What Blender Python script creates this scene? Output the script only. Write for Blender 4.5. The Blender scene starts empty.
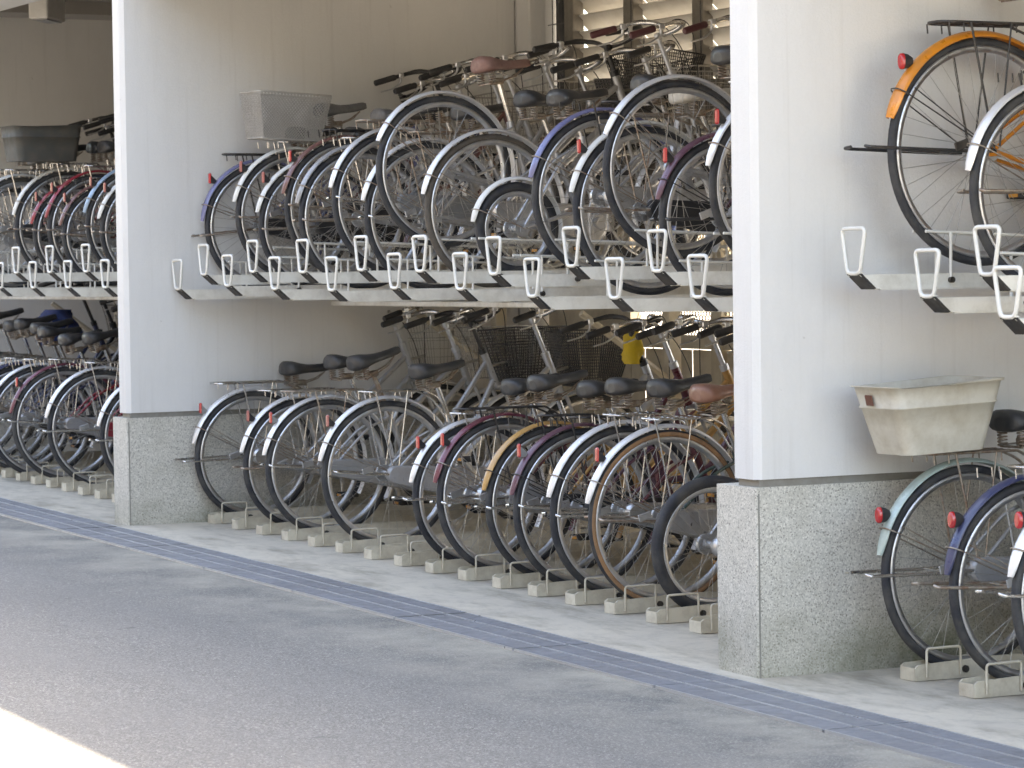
import bpy, math, random
from mathutils import Vector, Matrix, noise
C = bpy.context
SC = C.scene
COL = SC.collection
PI = math.pi
R_ = math.radians
rnd = random.Random(7)

# ------------------------------------------------------------------ mesh builder
class MB:
    def __init__(s):
        s.v, s.f, s.m, s.sm = [], [], [], []
    def add(s, vs, fs, mat=0, smooth=False):
        b = len(s.v)
        s.v += [tuple(p) for p in vs]
        for f in fs:
            s.f.append([b + i for i in f]); s.m.append(mat); s.sm.append(smooth)
    def box(s, c, d, mat=0, rot=None, bev=0.0):
        x, y, z = d[0] / 2, d[1] / 2, d[2] / 2
        if bev <= 0:
            vs = [Vector((i * x, j * y, k * z)) for i in (-1, 1) for j in (-1, 1) for k in (-1, 1)]
            fs = [(0, 1, 3, 2), (4, 6, 7, 5), (0, 4, 5, 1), (2, 3, 7, 6), (0, 2, 6, 4), (1, 5, 7, 3)]
        else:
            b = min(bev, x * .9, y * .9, z * .9)
            vs, idx = [], {}
            for i in (-1, 1):
                for j in (-1, 1):
                    for k in (-1, 1):
                        for a in range(3):
                            p = [i * (x - b), j * (y - b), k * (z - b)]
                            p[a] = (i * x, j * y, k * z)[a]
                            idx[(i, j, k, a)] = len(vs); vs.append(Vector(p))
            fs = []
            def key(t, a): return idx[(t[0], t[1], t[2], a)]
            for a in range(3):
                o = [q for q in range(3) if q != a]
                for sg in (-1, 1):
                    q = []
                    for (u, w) in ((-1, -1), (1, -1), (1, 1), (-1, 1)):
                        t = [0, 0, 0]; t[a] = sg; t[o[0]] = u; t[o[1]] = w
                        q.append(key(t, a))
                    if (sg == 1) == (a == 1): q = q[::-1]
                    fs.append(q)
            for a in range(3):
                o = [q for q in range(3) if q != a]
                for u in (-1, 1):
                    for w in (-1, 1):
                        t1 = [0, 0, 0]; t1[a] = -1; t1[o[0]] = u; t1[o[1]] = w
                        t2 = list(t1); t2[a] = 1
                        fs.append([key(t1, o[0]), key(t2, o[0]), key(t2, o[1]), key(t1, o[1])])
            for i in (-1, 1):
                for j in (-1, 1):
                    for k in (-1, 1):
                        fs.append([key((i, j, k), 0), key((i, j, k), 1), key((i, j, k), 2)])
        if rot is not None: vs = [rot @ p for p in vs]
        c = Vector(c)
        s.add([p + c for p in vs], fs, mat, False)
    def bx(s, x0, x1, y0, y1, z0, z1, mat=0, bev=0.0):
        s.box(((x0 + x1) / 2, (y0 + y1) / 2, (z0 + z1) / 2), (x1 - x0, y1 - y0, z1 - z0), mat, None, bev)
    def tube(s, pts, r, n=8, mat=0, closed=False, smooth=True, flat=1.0):
        pts = [Vector(p) for p in pts]
        k = len(pts)
        rr = r if isinstance(r, (list, tuple)) else [r] * k
        T = []
        for i in range(k):
            if closed: t = pts[(i + 1) % k] - pts[i - 1]
            else: t = pts[min(i + 1, k - 1)] - pts[max(i - 1, 0)]
            T.append(t.normalized())
        up = Vector((0, 0, 1)) if abs(T[0].z) < .9 else Vector((0, 1, 0))
        u = T[0].cross(up).normalized()
        vs, fs = [], []
        for i in range(k):
            u = (u - T[i] * u.dot(T[i]))
            u = u.normalized() if u.length > 1e-6 else T[i].orthogonal().normalized()
            w = T[i].cross(u)
            for j in range(n):
                a = 2 * PI * j / n
                vs.append(pts[i] + u * (math.cos(a) * rr[i]) + w * (math.sin(a) * rr[i] * flat))
        for i in range(k if closed else k - 1):
            i2 = (i + 1) % k
            for j in range(n):
                fs.append([i * n + j, i * n + (j + 1) % n, i2 * n + (j + 1) % n, i2 * n + j])
        s.add(vs, fs, mat, smooth)
        if not closed:
            s.add(vs[:n], [list(range(n))[::-1]], mat); s.add(vs[-n:], [list(range(n))], mat)
    def sweep(s, R, sec, a0, a1, n, mat=0, closed=False, c=(0, 0, 0), mats=None, sy=None):
        # section (dr, y) swept round the y axis; angle from +x towards +z
        c = Vector(c); k = len(sec); vs, fs, ms = [], [], []
        cnt = n if closed else n + 1
        for i in range(cnt):
            a = a0 + (a1 - a0) * i / n
            q = 1.0 if sy is None else sy(i / n)
            for dr, y in sec:
                vs.append(c + Vector((math.cos(a) * (R + dr), y * q, math.sin(a) * (R + dr))))
        for i in range(n):
            i2 = (i + 1) % cnt if closed else i + 1
            for j in range(k):
                j2 = (j + 1) % k
                fs.append([i * k + j, i * k + j2, i2 * k + j2, i2 * k + j]); ms.append(mat if mats is None else mats[j])
        b = len(s.v); s.v += [tuple(p) for p in vs]
        for f, m in zip(fs, ms): s.f.append([b + i for i in f]); s.m.append(m); s.sm.append(True)
        if not closed:
            s.add(vs[:k], [list(range(k))], mat); s.add(vs[-k:], [list(range(k))[::-1]], mat)
    def disc(s, c, r, y0, y1, n=20, mat=0):
        s.tube([(c[0], y0, c[2]), (c[0], y1, c[2])], r, n, mat)
    def loft(s, rings, mat=0, smooth=True, cap=True):
        n = len(rings[0]); vs = [p for r in rings for p in r]; fs = []
        for i in range(len(rings) - 1):
            for j in range(n):
                fs.append([i * n + j, i * n + (j + 1) % n, (i + 1) * n + (j + 1) % n, (i + 1) * n + j])
        s.add(vs, fs, mat, smooth)
        if cap:
            s.add(rings[0], [list(range(n))[::-1]], mat); s.add(rings[-1], [list(range(n))], mat)
    def mesh(s, name, mats):
        me = bpy.data.meshes.new(name)
        me.from_pydata(s.v, [], s.f)
        for m in (mats if isinstance(mats, (list, tuple)) else [mats]): me.materials.append(m)
        me.polygons.foreach_set('material_index', s.m)
        me.polygons.foreach_set('use_smooth', s.sm)
        me.update()
        import bmesh
        b = bmesh.new(); b.from_mesh(me); bmesh.ops.recalc_face_normals(b, faces=b.faces); b.to_mesh(me); b.free()
        return me

def obj(name, me, parent=None, loc=(0, 0, 0), mats=None):
    if isinstance(me, MB): me = me.mesh(name, mats)
    o = bpy.data.objects.new(name, me); COL.objects.link(o)
    if parent is not None: o.parent = parent
    o.location = loc
    return o
def tag(o, label=None, cat=None, group=None, kind=None):
    if label: o['label'] = label
    if cat: o['category'] = cat
    if group: o['group'] = group
    if kind: o['kind'] = kind
    return o
def thing(name, label, cat, loc=(0, 0, 0), group=None):
    o = bpy.data.objects.new(name, None); COL.objects.link(o); o.location = loc
    o.empty_display_size = .1
    return tag(o, label, cat, group)

# ------------------------------------------------------------------ materials
def newmat(name):
    m = bpy.data.materials.new(name); m.use_nodes = True
    nt = m.node_tree; b = nt.nodes['Principled BSDF']
    return m, nt, b
def N(nt, t, **kw):
    n = nt.nodes.new(t)
    for k, v in kw.items():
        if k in n.inputs: n.inputs[k].default_value = v
        else: setattr(n, k, v)
    return n
def ramp(nt, src, stops):
    r = nt.nodes.new('ShaderNodeValToRGB'); e = r.color_ramp.elements
    while len(e) < len(stops): e.new(.5)
    for q, (p, c) in zip(e, stops):
        q.position = p; q.color = (c if len(c) == 4 else (*c, 1)) if not isinstance(c, (int, float)) else (c, c, c, 1)
    nt.links.new(src, r.inputs[0]); return r.outputs[0]
def coord(nt, kind='Object'): return nt.nodes.new('ShaderNodeTexCoord').outputs[kind]
def noi(nt, vec, scale, detail=4, rough=.6):
    n = N(nt, 'ShaderNodeTexNoise', Scale=scale, Detail=detail, Roughness=rough)
    nt.links.new(vec, n.inputs['Vector']); return n.outputs['Fac']
def mapv(nt, vec, sc=(1, 1, 1), rot=(0, 0, 0)):
    m = nt.nodes.new('ShaderNodeMapping'); m.inputs['Scale'].default_value = sc; m.inputs['Rotation'].default_value = rot
    nt.links.new(vec, m.inputs[0]); return m.outputs[0]
def mix(nt, f, a, b, mode='MIX'):
    m = nt.nodes.new('ShaderNodeMix'); m.data_type = 'RGBA'; m.blend_type = mode
    for i, q in ((0, f), (6, a), (7, b)):
        if hasattr(q, 'links'): nt.links.new(q, m.inputs[i])
        else: m.inputs[i].default_value = q if i == 0 else ((*q, 1) if len(q) == 3 else q)
    return m.outputs[2]
def bump(nt, b, h, strength=.2, dist=.01):
    n = N(nt, 'ShaderNodeBump', Strength=strength, Distance=dist)
    nt.links.new(h, n.inputs['Height']); nt.links.new(n.outputs[0], b.inputs['Normal'])

_mc = {}
def paint(name, col, rough=.3, metal=0., coat=.4, dirt=.25, dirtcol=(.18, .15, .12), scale=14):
    key = (name, tuple(col))
    if key in _mc: return _mc[key]
    m, nt, b = newmat(name)
    v = coord(nt)
    oi = nt.nodes.new('ShaderNodeObjectInfo')
    va = nt.nodes.new('ShaderNodeVectorMath'); va.operation = 'ADD'
    cx = nt.nodes.new('ShaderNodeVectorMath'); cx.operation = 'SCALE'
    cmb = nt.nodes.new('ShaderNodeCombineXYZ')
    for i in range(3): nt.links.new(oi.outputs['Random'], cmb.inputs[i])
    nt.links.new(cmb.outputs[0], cx.inputs[0]); cx.inputs['Scale'].default_value = 37.
    nt.links.new(v, va.inputs[0]); nt.links.new(cx.outputs[0], va.inputs[1])
    vv = va.outputs[0]
    f = ramp(nt, noi(nt, vv, scale, 6, .7), [(.42, 0.), (.75, dirt * 1.6)])
    nt.links.new(mix(nt, f, col, dirtcol), b.inputs['Base Color'])
    r2 = ramp(nt, noi(nt, vv, scale * 2, 4, .6), [(.3, rough * .75), (.75, min(1, rough * 1.7))])
    nt.links.new(r2, b.inputs['Roughness'])
    b.inputs['Metallic'].default_value = metal
    if 'Coat Weight' in b.inputs: b.inputs['Coat Weight'].default_value = coat
    _mc[key] = m
    return m
RUBBER = paint('tyre_rubber', (.022, .024, .031), .6, 0, 0, .6, (.10, .095, .085))
TAN = paint('tan_sidewall', (.36, .2, .1), .7, 0, 0, .4, (.12, .09, .07))
DUSTY_TYRE = paint('faded_tyre', (.10, .085, .07), .75, 0, 0, .4, (.05, .045, .04))
ALU = paint('brushed_aluminium', (.62, .63, .65), .34, 1., 0, .25, (.25, .23, .2))
CHROME = paint('chrome_steel', (.72, .71, .69), .2, 1., 0, .3, (.28, .2, .13))
STAINLESS = paint('stainless_mudguard', (.82, .82, .83), .36, .55, .2, .15, (.5, .48, .45))
WHITEP = paint('white_mudguard_paint', (.8, .8, .77), .35, 0, .4, .15, (.5, .46, .4))
SPOKE = paint('spoke_steel', (.5, .49, .47), .35, .9, 0, .3, (.2, .15, .1), 30)
RUSTY = paint('rusty_steel', (.42, .38, .33), .4, .8, 0, .6, (.22, .10, .045), 25)
BLACKM = paint('black_painted_metal', (.018, .018, .02), .35, 0, .2, .2)
BLACKP = paint('black_plastic', (.025, .025, .027), .5, 0, 0, .3, (.1, .09, .08))
GREYP = paint('grey_plastic', (.3, .3, .3), .5, 0, 0, .2)
VINYL = paint('saddle_vinyl', (.03, .031, .034), .42, 0, .1, .3, (.12, .11, .1))
GREYV = paint('faded_saddle_vinyl', (.16, .155, .15), .55, 0, 0, .3, (.08, .07, .07))
BROWNV = paint('brown_saddle_vinyl', (.30, .14, .09), .4, 0, .2, .3, (.12, .07, .05))
PINKV = paint('dusky_pink_saddle_vinyl', (.27, .15, .13), .55, 0, .1, .3, (.12, .08, .07))
CREAMV = paint('cream_saddle_vinyl', (.62, .58, .5), .5, 0, .1, .2)
BURGP = paint('burgundy_grip_rubber', (.09, .025, .03), .5, 0, 0, .2)
REDR = paint('red_reflector', (.5, .015, .02), .18, 0, .8, .08)
REDF = paint('faded_red_reflector', (.42, .13, .11), .35, 0, .4, .1)
BASKETP = paint('cream_basket_plastic', (.6, .57, .49), .5, 0, .1, .45, (.36, .3, .21), 6)
GREYBAG = paint('dark_grey_basket_cover', (.07, .072, .066), .8, 0, 0, .3)
BLUEC = paint('blue_cloth', (.02, .05, .2), .8, 0, 0, .2)
YELC = paint('yellow_cloth', (.6, .42, .02), .7, 0, 0, .2)
LENS = paint('lamp_lens', (.85, .85, .82), .15, 0, .8, .05)
RACKP = paint('cream_rack_paint', (.8, .78, .71), .42, 0, .15, .3, (.34, .29, .22), 9)
RACKW = paint('white_rack_coating', (.78, .77, .72), .38, 0, .3, .12, (.45, .4, .32), 12)
FLOORRACK = paint('beige_floor_rack_paint', (.62, .57, .46), .5, 0, .1, .4, (.32, .26, .19), 12)
CAPB = paint('black_end_cap', (.02, .02, .021), .6, 0, 0, .2)
BOLT = paint('bolt_steel', (.09, .085, .08), .4, .8, 0, .3)
COLORS = dict(white=None, steel=None,
    blue=(.18, .19, .37), navy=(.035, .045, .12), maroon=(.16, .03, .055), brown=(.2, .09, .08), purple=(.125, .05, .08),
    gold=(.55, .31, .1), orange=(.72, .25, .02), red=(.33, .025, .04), lightblue=(.3, .42, .55), green=(.42, .52, .49),
    silver=(.5, .51, .53), black=(.02, .02, .022), grey=(.38, .38, .39), darkred=(.11, .02, .03), dgreen=(.05, .09, .08))
def pc(name):
    if name == 'steel': return STAINLESS
    if name == 'white': return WHITEP
    if name == 'alu': return ALU
    if name == 'silver': return paint('silver_frame_paint', COLORS['silver'], .32, .7, .3, .2)
    return paint(name + '_paint', COLORS[name], .3, .15, .6, .2)

# ------------------------------------------------------------------ setting constants (fitted camera, metres)
CAM = dict(f=2914.4465, yaw=.4846, pitch=-.0392, roll=-.0139, x=-5.2909, y=-8.2959, h=1.3946)
L, JZ, GY, GX, P = 6.0714, .6475, .0142, -.011, .325
W1, W2 = .2525, .2101
def gz(x, y): return GY * y + GX * x

# ------------------------------------------------------------------ setting materials
def m_asphalt():
    m, nt, b = newmat('worn_asphalt')
    v = coord(nt)
    fine = noi(nt, v, 190, 3, .8); mid = noi(nt, v, 55, 4, .75); big = noi(nt, v, 1.1, 5, .6)
    streak = noi(nt, mapv(nt, v, (2.2, .5, 1)), 1.6, 5, .65)
    vor = N(nt, 'ShaderNodeTexVoronoi', Scale=180.); nt.links.new(v, vor.inputs['Vector'])
    agg = ramp(nt, vor.outputs['Color'], [(.15, (.063, .061, .055)), (.55, (.126, .122, .111)), (.9, (.4, .39, .355))])
    base = mix(nt, ramp(nt, fine, [(.4, 0.), (.62, .9)]), agg, (.172, .168, .154))
    base = mix(nt, ramp(nt, mid, [(.35, .0), (.7, .55)]), base, (.1, .098, .091))
    dust_and_light = mix(nt, ramp(nt, streak, [(.45, 0.), (.75, .35)]), base, (.2, .195, .18))
    dust_and_light = mix(nt, ramp(nt, big, [(.4, 0.), (.7, .35)]), dust_and_light, (.125, .123, .117))
    # silt washed against the drain, with reflected light streaks painted into it (world x near -0.4)
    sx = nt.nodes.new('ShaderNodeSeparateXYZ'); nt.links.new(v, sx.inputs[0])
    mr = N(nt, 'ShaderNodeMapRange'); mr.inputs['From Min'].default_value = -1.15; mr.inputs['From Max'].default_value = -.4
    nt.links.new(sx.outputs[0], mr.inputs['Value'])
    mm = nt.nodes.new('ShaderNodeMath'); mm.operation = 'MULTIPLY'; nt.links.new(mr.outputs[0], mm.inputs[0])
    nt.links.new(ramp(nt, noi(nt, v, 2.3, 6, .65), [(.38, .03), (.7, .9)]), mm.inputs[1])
    dust_and_light = mix(nt, mm.outputs[0], dust_and_light, (.4, .37, .3))
    dust_and_light = mix(nt, ramp(nt, noi(nt, mapv(nt, v, (1.5, .25, 1), (0, 0, .3)), 5., 4, .7), [(.7, 0.), (.74, .45)]), dust_and_light, (.38, .37, .34))
    dust_and_light = mix(nt, ramp(nt, noi(nt, v, 6.5, 2, .5), [(.73, 0.), (.77, .6)]), dust_and_light, (.05, .05, .05))
    nt.links.new(dust_and_light, b.inputs['Base Color']); b.inputs['Roughness'].default_value = .85
    bump(nt, b, fine, .5, .004)
    return m
def m_concrete(name='pale_concrete', c1=(.5, .45, .37), c2=(.27, .24, .185), c3=(.59, .53, .42)):
    m, nt, b = newmat(name)
    v = coord(nt)
    a = noi(nt, v, 2.2, 6, .65); bb = noi(nt, mapv(nt, v, (1, .35, 1)), 4.5, 6, .7); f = noi(nt, v, 80, 3, .7)
    col = mix(nt, ramp(nt, a, [(.35, 0.), (.7, 1.)]), c1, c3)
    col = mix(nt, ramp(nt, bb, [(.48, 0.), (.68, .9)]), col, c2)
    col = mix(nt, ramp(nt, noi(nt, v, 11, 5, .75), [(.5, 0.), (.74, .45)]), col, (.22, .2, .165))
    col = mix(nt, ramp(nt, f, [(.3, 0.), (.8, .25)]), col, (.3, .29, .27))
    nt.links.new(col, b.inputs['Base Color']); b.inputs['Roughness'].default_value = .8
    bump(nt, b, f, .25, .003)
    return m
def m_granite():
    m, nt, b = newmat('speckled_granite')
    v = coord(nt)
    vor = N(nt, 'ShaderNodeTexVoronoi', Scale=210.); nt.links.new(v, vor.inputs['Vector'])
    f = noi(nt, v, 130, 5, .8)
    c = ramp(nt, vor.outputs['Color'], [(.1, (.2, .19, .165)), (.28, (.47, .45, .4)), (.7, (.64, .61, .545)), (.95, (.8, .77, .7))])
    c = mix(nt, ramp(nt, f, [(.4, 0.), (.62, .5)]), c, (.6, .57, .505))
    c = mix(nt, ramp(nt, noi(nt, v, 3.5, 6, .7), [(.48, 0.), (.72, .5)]), c, (.32, .305, .25))
    # moss and splashed dirt in a ragged band at the foot
    sz = nt.nodes.new('ShaderNodeSeparateXYZ'); nt.links.new(v, sz.inputs[0])
    ad = nt.nodes.new('ShaderNodeMath'); ad.operation = 'MULTIPLY_ADD'
    nt.links.new(noi(nt, v, 9, 6, .75), ad.inputs[0]); ad.inputs[1].default_value = .5; nt.links.new(sz.outputs[2], ad.inputs[2])
    moss = ramp(nt, ad.outputs[0], [(.25, 1.), (.5, 0.)])
    mm = nt.nodes.new('ShaderNodeMath'); mm.operation = 'MULTIPLY'
    nt.links.new(moss, mm.inputs[0]); nt.links.new(ramp(nt, noi(nt, v, 2.2, 3, .6), [(.4, .2), (.65, 1.)]), mm.inputs[1])
    c = mix(nt, mm.outputs[0], c, (.12, .125, .06))
    nt.links.new(c, b.inputs['Base Color']); b.inputs['Roughness'].default_value = .62
    bump(nt, b, vor.outputs['Distance'], .15, .003)
    return m
def m_plaster(name='white_plaster', col=(.73, .72, .70), dark=(.56, .55, .53)):
    m, nt, b = newmat(name)
    v = coord(nt)
    f = noi(nt, v, 110, 5, .7)
    c = mix(nt, ramp(nt, noi(nt, mapv(nt, v, (1, 1, .35)), 2.2, 6, .7), [(.45, 0.), (.8, .4)]), col, dark)
    c = mix(nt, ramp(nt, f, [(.3, .12), (.7, 0.)]), c, dark)
    c = mix(nt, ramp(nt, noi(nt, v, 22, 3, .5), [(.74, 0.), (.8, .35)]), c, (.3, .28, .25))
    c = mix(nt, ramp(nt, noi(nt, mapv(nt, v, (9, 9, .35)), 2.5, 5, .65), [(.55, 0.), (.78, .22)]), c, (.42, .39, .35))
    c = mix(nt, ramp(nt, noi(nt, mapv(nt, v, (1, 1, 14)), 3., 6, .75), [(.66, 0.), (.74, .18)]), c, (.4, .38, .35))
    nt.links.new(c, b.inputs['Base Color']); b.inputs['Roughness'].default_value = .75
    bump(nt, b, f, .35, .004)
    return m
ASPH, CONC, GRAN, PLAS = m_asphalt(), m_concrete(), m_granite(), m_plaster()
JOINT = paint('joint_sealant', (.26, .25, .225), .8, 0, 0, .3)
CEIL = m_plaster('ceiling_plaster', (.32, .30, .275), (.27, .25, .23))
STEELC = paint('galvanised_drain_steel', (.23, .238, .255), .5, .3, 0, .45, (.16, .155, .15), 5)
STEELL = paint('drain_edge_steel', (.5, .51, .53), .35, .6, 0, .3, (.3, .3, .3), 6)
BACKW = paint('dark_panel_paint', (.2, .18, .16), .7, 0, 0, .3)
FENCEP = paint('beige_fence_paint', (.58, .52, .41), .6, 0, .1, .3, (.25, .2, .15), 6)
SLATP = paint('cream_louvre_paint', (.56, .53, .48), .45, 0, .2, .2, (.4, .35, .28), 6)

# ------------------------------------------------------------------ ground, road, pavement
def sheet(name, x0, x1, y0, y1, dz, mat, nx=2, ny=2):
    m = MB(); vs = []; fs = []
    for i in range(nx + 1):
        for j in range(ny + 1):
            x = x0 + (x1 - x0) * i / nx; y = y0 + (y1 - y0) * j / ny
            vs.append((x, y, gz(x, y) + dz))
    for i in range(nx):
        for j in range(ny):
            a = i * (ny + 1) + j; fs.append([a, a + ny + 1, a + ny + 2, a + 1])
    m.add(vs, fs)
    return tag(obj(name, m, mats=mat), kind='structure')
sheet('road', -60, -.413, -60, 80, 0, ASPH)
sheet('pavement', -.083, 4.4, -14, 20, .002, CONC)
sheet('drain_bed', -.413, -.083, -14, 20, -.05, STEELC)
gm = m_concrete('sunlit_yard_concrete', (.4, .38, .34), (.3, .28, .25), (.46, .45, .42))
m = MB(); s = 300
m.add([(4.4, -s, gz(3, -14) - .3), (s, -s, -3.2), (s, s, -3.2), (4.4, s, -.05)], [(0, 1, 2, 3)])
tag(obj('ground', m, mats=gm), kind='structure')
m = MB(); m.add([(-300, -300, -6), (300, -300, -6), (300, 300, -6), (-300, 300, -6)], [(0, 1, 2, 3)])
tag(obj('terrain', m, mats=gm), kind='structure')

# drain covers: three steel strips with bright raised edges, one metre per cover
names = ['nearest the corner of the photo', 'in front of the beige floor racks at the right', 'beside the near granite base']
k = 0
y = -3.0
while y < 12:
    cx = -.248; cy = y + .4975
    m = MB()
    def P3(x, yy, dz): return (x - cx, yy - cy, gz(x, yy) - gz(cx, cy) + dz)
    def strip(x0, x1, z0, z1, mat):
        y0, y1 = y + .004, y + .991
        v = [P3(x, yy, z) for x in (x0, x1) for yy in (y0, y1) for z in (z0, z1)]
        m.add(v, [(0, 1, 3, 2), (4, 6, 7, 5), (0, 4, 5, 1), (2, 3, 7, 6), (0, 2, 6, 4), (1, 5, 7, 3)], mat)
    off = [0, 1.5, .5, -.5][k % 4] * .001
    strip(-.402, -.297, -.02, .006 + off, 0); strip(-.289, -.187, -.02, .006 + off, 0); strip(-.179, -.094, -.02, .006 + off, 0)
    strip(-.297, -.289, -.02, .0085 + off, 1); strip(-.187, -.179, -.02, .0085 + off, 1); strip(-.094, -.088, -.02, .008 + off, 1)
    strip(-.4085, -.402, -.02, .0075 + off, 1)
    o = obj('drain_cover', m, None, (cx, cy, gz(cx, cy)), [STEELC, STEELL])
    tag(o, 'blue grey steel drain cover in the strip between road and pavement', 'drain cover', 'steel covers along the drain')
    k += 1; y += 1.0
for o in [q for q in bpy.data.objects if q.name.startswith('drain_cover')]:
    yy = o.location.y
    if -1.6 < yy < -.6: o['label'] = 'steel drain cover in the bottom right corner, in front of the right hand floor racks'
    elif -.6 < yy < .45: o['label'] = 'steel drain cover directly in front of the nearest granite wall base'
    elif 5.5 < yy < 6.5: o['label'] = 'steel drain cover directly in front of the farther granite wall base'
    elif yy < -1.6: o['label'] = 'steel drain cover running out of the bottom right of the photo'
    elif yy > 6.5: o['label'] = 'steel drain cover in front of the far left bicycle bay'; 
    else: o['label'] = 'steel drain cover in the row crossing in front of the middle bicycle bay'

# ------------------------------------------------------------------ partition walls
def wall(Y, wb, pl, xend, label):
    z0 = gz(0, Y) - .06
    t = thing('partition_wall', label, 'wall', (0, Y, 0), 'partition walls between the bicycle bays')
    def chamfer(x0, x1, y0, y1, z0, z1, c, strip=True):
        m = MB()
        prof = [(x0 + c, y0), (x1, y0), (x1, y1), (x0 + c * .6, y1), (x0, y1 - c * .6), (x0, y0 + c)]
        rings = [[(x, yy, z) for x, yy in prof] for z in (z0, z1)]
        m.loft(rings, 0, False)
        return m
    b = chamfer(0, xend, 0, wb, z0, JZ, .005)
    obj('stone_base', b, t, mats=GRAN)
    m = MB()
    # groove line down the side of the front slab of stone
    m.bx(.008, .014, -.0015, .004, z0, JZ - .02); obj('stone_joint', m, t, mats=JOINT)
    m = MB(); m.bx(.022, xend, .012, pl - .012, JZ, JZ + .026); obj('base_joint', m, t, mats=JOINT)
    c = chamfer(.006, xend, .003, pl, JZ + .026, 3.31, .022)
    obj('plaster_panel', c, t, mats=PLAS)
    return t
wall(0, W1, .154, 2.32, 'nearest tall white plaster partition on a speckled granite base, right of the middle bay')
wall(L, W2, .13, 2.32, 'farther white plaster partition on granite base, between left and middle bays')
wall(2 * L, .21, .13, 2.32, 'shaded plaster wall at the back of the far left bay under the ceiling')
wall(18.2, W1, .154, 2.32, 'partition wall outside the frame to the left')

# roof, added front beam, ceiling
t = thing('building', 'shelter building of the bicycle park with its ceiling and roof slab', 'building', (0, 0, 3.3))
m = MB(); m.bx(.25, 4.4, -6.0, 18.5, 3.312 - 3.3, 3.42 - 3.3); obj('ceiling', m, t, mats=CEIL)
m = MB(); m.bx(-.02, 4.45, -6.05, 18.6, .125, .42); obj('roof', m, t, mats=PLAS)
m = MB(); m.bx(.0, .248, -6.0, 18.5, 3.0 - 3.3, .123); obj('added_lintel', m, t, mats=PLAS)  # unseen beam added to cut the light reaching into the bays
m = MB(); m.bx(.25, 2.4, 11.2, 11.6, 3.22 - 3.3, .01); obj('ceiling_beam', m, t, mats=CEIL)

# building added behind the camera, unseen, to block low sky light
t = thing('added_sky_blocker', 'long dark grey building added unseen behind the camera to block low sky', 'building', (-17, 3, -.2))
BRK = paint('added_blocker_render', (.09, .09, .09), .85, 0, 0, .3)
m = MB(); m.bx(-6, 0, -32, 34, 0, 11.5, 0, .02); obj('wall', m, t, mats=BRK)
m = MB(); m.bx(-6.2, .25, -32.2, 34.2, 11.5, 11.8); obj('roof', m, t, mats=BRK)
GLS = paint('added_blocker_glass', (.03, .035, .04), .08, 0, .5, 0)
for q in range(10):
    for zz in (1.2, 4.6, 8.0):
        m = MB(); m.bx(-.02, .04, -29 + q * 6.2, -26.6 + q * 6.2, zz, zz + 1.7); m.bx(.04, .06, -29.05 + q * 6.2, -26.55 + q * 6.2, zz - .08, zz); obj('window', m, t, mats=GLS)

# ceiling lamp in the left bay
t = thing('ceiling_lamp', 'small white box lamp hanging from the ceiling of the left bay', 'lamp', (1.02, 10.2, 3.31))
m = MB(); m.box((0, 0, -.12), (.13, .36, .22), 0, None, .008); obj('lamp_housing', m, t, mats=paint('white_lamp_casing', (.8, .77, .72), .5, 0, .1, .1))
m = MB(); m.box((0, 0, -.235), (.10, .30, .008), 0, None, .002); obj('lamp_cover', m, t, mats=GREYP)
t.rotation_euler = (0, 0, R_(-38))

# back of the bays: pillar, louvres, fence
XB = 2.42
t = thing('concrete_pillar', 'square brown grey pillar at the inner end of the far partition', 'pillar', (2.33, 5.9, 0))
m = MB(); m.bx(0, .3, .02, .17, 0, 3.31, 0, .01); m.bx(-.0, .22, .17, .36, 0, 3.31, 0, .01); obj('pillar_shaft', m, t, mats=PLAS)
def back_bay(y0, y1, posts, visible, lab):
    if visible: tl = 'slatted cream louvre window high in the back wall of the middle bay'
    else: tl = 'slatted louvre window at the back of the %s bay' % lab
    t = thing('louvre_window', tl, 'louvre', (XB, y0, 2.3))
    m = MB()
    for py in posts: m.bx(-.035, .03, py - y0 - .05, py - y0 + .05, 0, 1.01, 0, .004)
    m.bx(-.02, .02, 0, y1 - y0, -.03, .03)
    obj('frame', m, t, mats=paint('bronze_frame_paint', (.2, .18, .15), .5, .2, .1, .2))
    m = MB()
    for a, b in zip(posts[:-1], posts[1:]):
        z = .06
        while z < 1.0:
            rot = Matrix.Rotation(R_(43), 3, 'Y')
            m.box((.05, (a + b) / 2 - y0, z), (.122, abs(b - a) - .02, .008), 0, rot)
            z += .0905
    o = obj('louvre_slats', m, t, mats=SLATP)
    m = MB()
    for py in posts[1:-1]:
        for dy in (-.06,): m.tube([(-.05, py - y0 + dy, 0), (-.05, py - y0 + dy, 1.0)], .004, 6)
    obj('control_rod', m, t, mats=BLACKM)
back_bay(W1, 5.88, [W1 + .05, .95, 1.6, 2.27, 2.93, 3.58, 4.24, 4.93, 5.57], True, '')
t = thing('pipe_grille', 'narrow dark wire grille beside the pillar at the back of the middle bay', 'grille', (2.44, 5.6, 2.3))
m = MB()
for i in range(4): m.tube([(0, .07 + i * .06, 0), (0, .07 + i * .06, 1.0)], .003, 5)
for i in range(6): m.tube([(0, .03, .1 + i * .17), (0, .3, .1 + i * .17)], .003, 5)
m.bx(.05, .07, .02, .3, -.03, 1.0)
obj('grille_wires', m, t, mats=BLACKM)
t = thing('back_wall', 'dark back wall below the louvres of the middle bay', 'wall', (XB, 0, 0))
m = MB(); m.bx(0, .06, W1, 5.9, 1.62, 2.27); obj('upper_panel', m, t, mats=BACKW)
m = MB(); m.bx(.065, .95, -.1, 6.0, 1.78, 1.84); obj('added_sun_shade', m, t, mats=PLAS)  # unseen strip added outside to keep sun off the mesh openings
m = MB(); m.bx(0, .06, 5.0, 5.9, 0, 1.62); obj('side_panel', m, t, mats=FENCEP)
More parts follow.
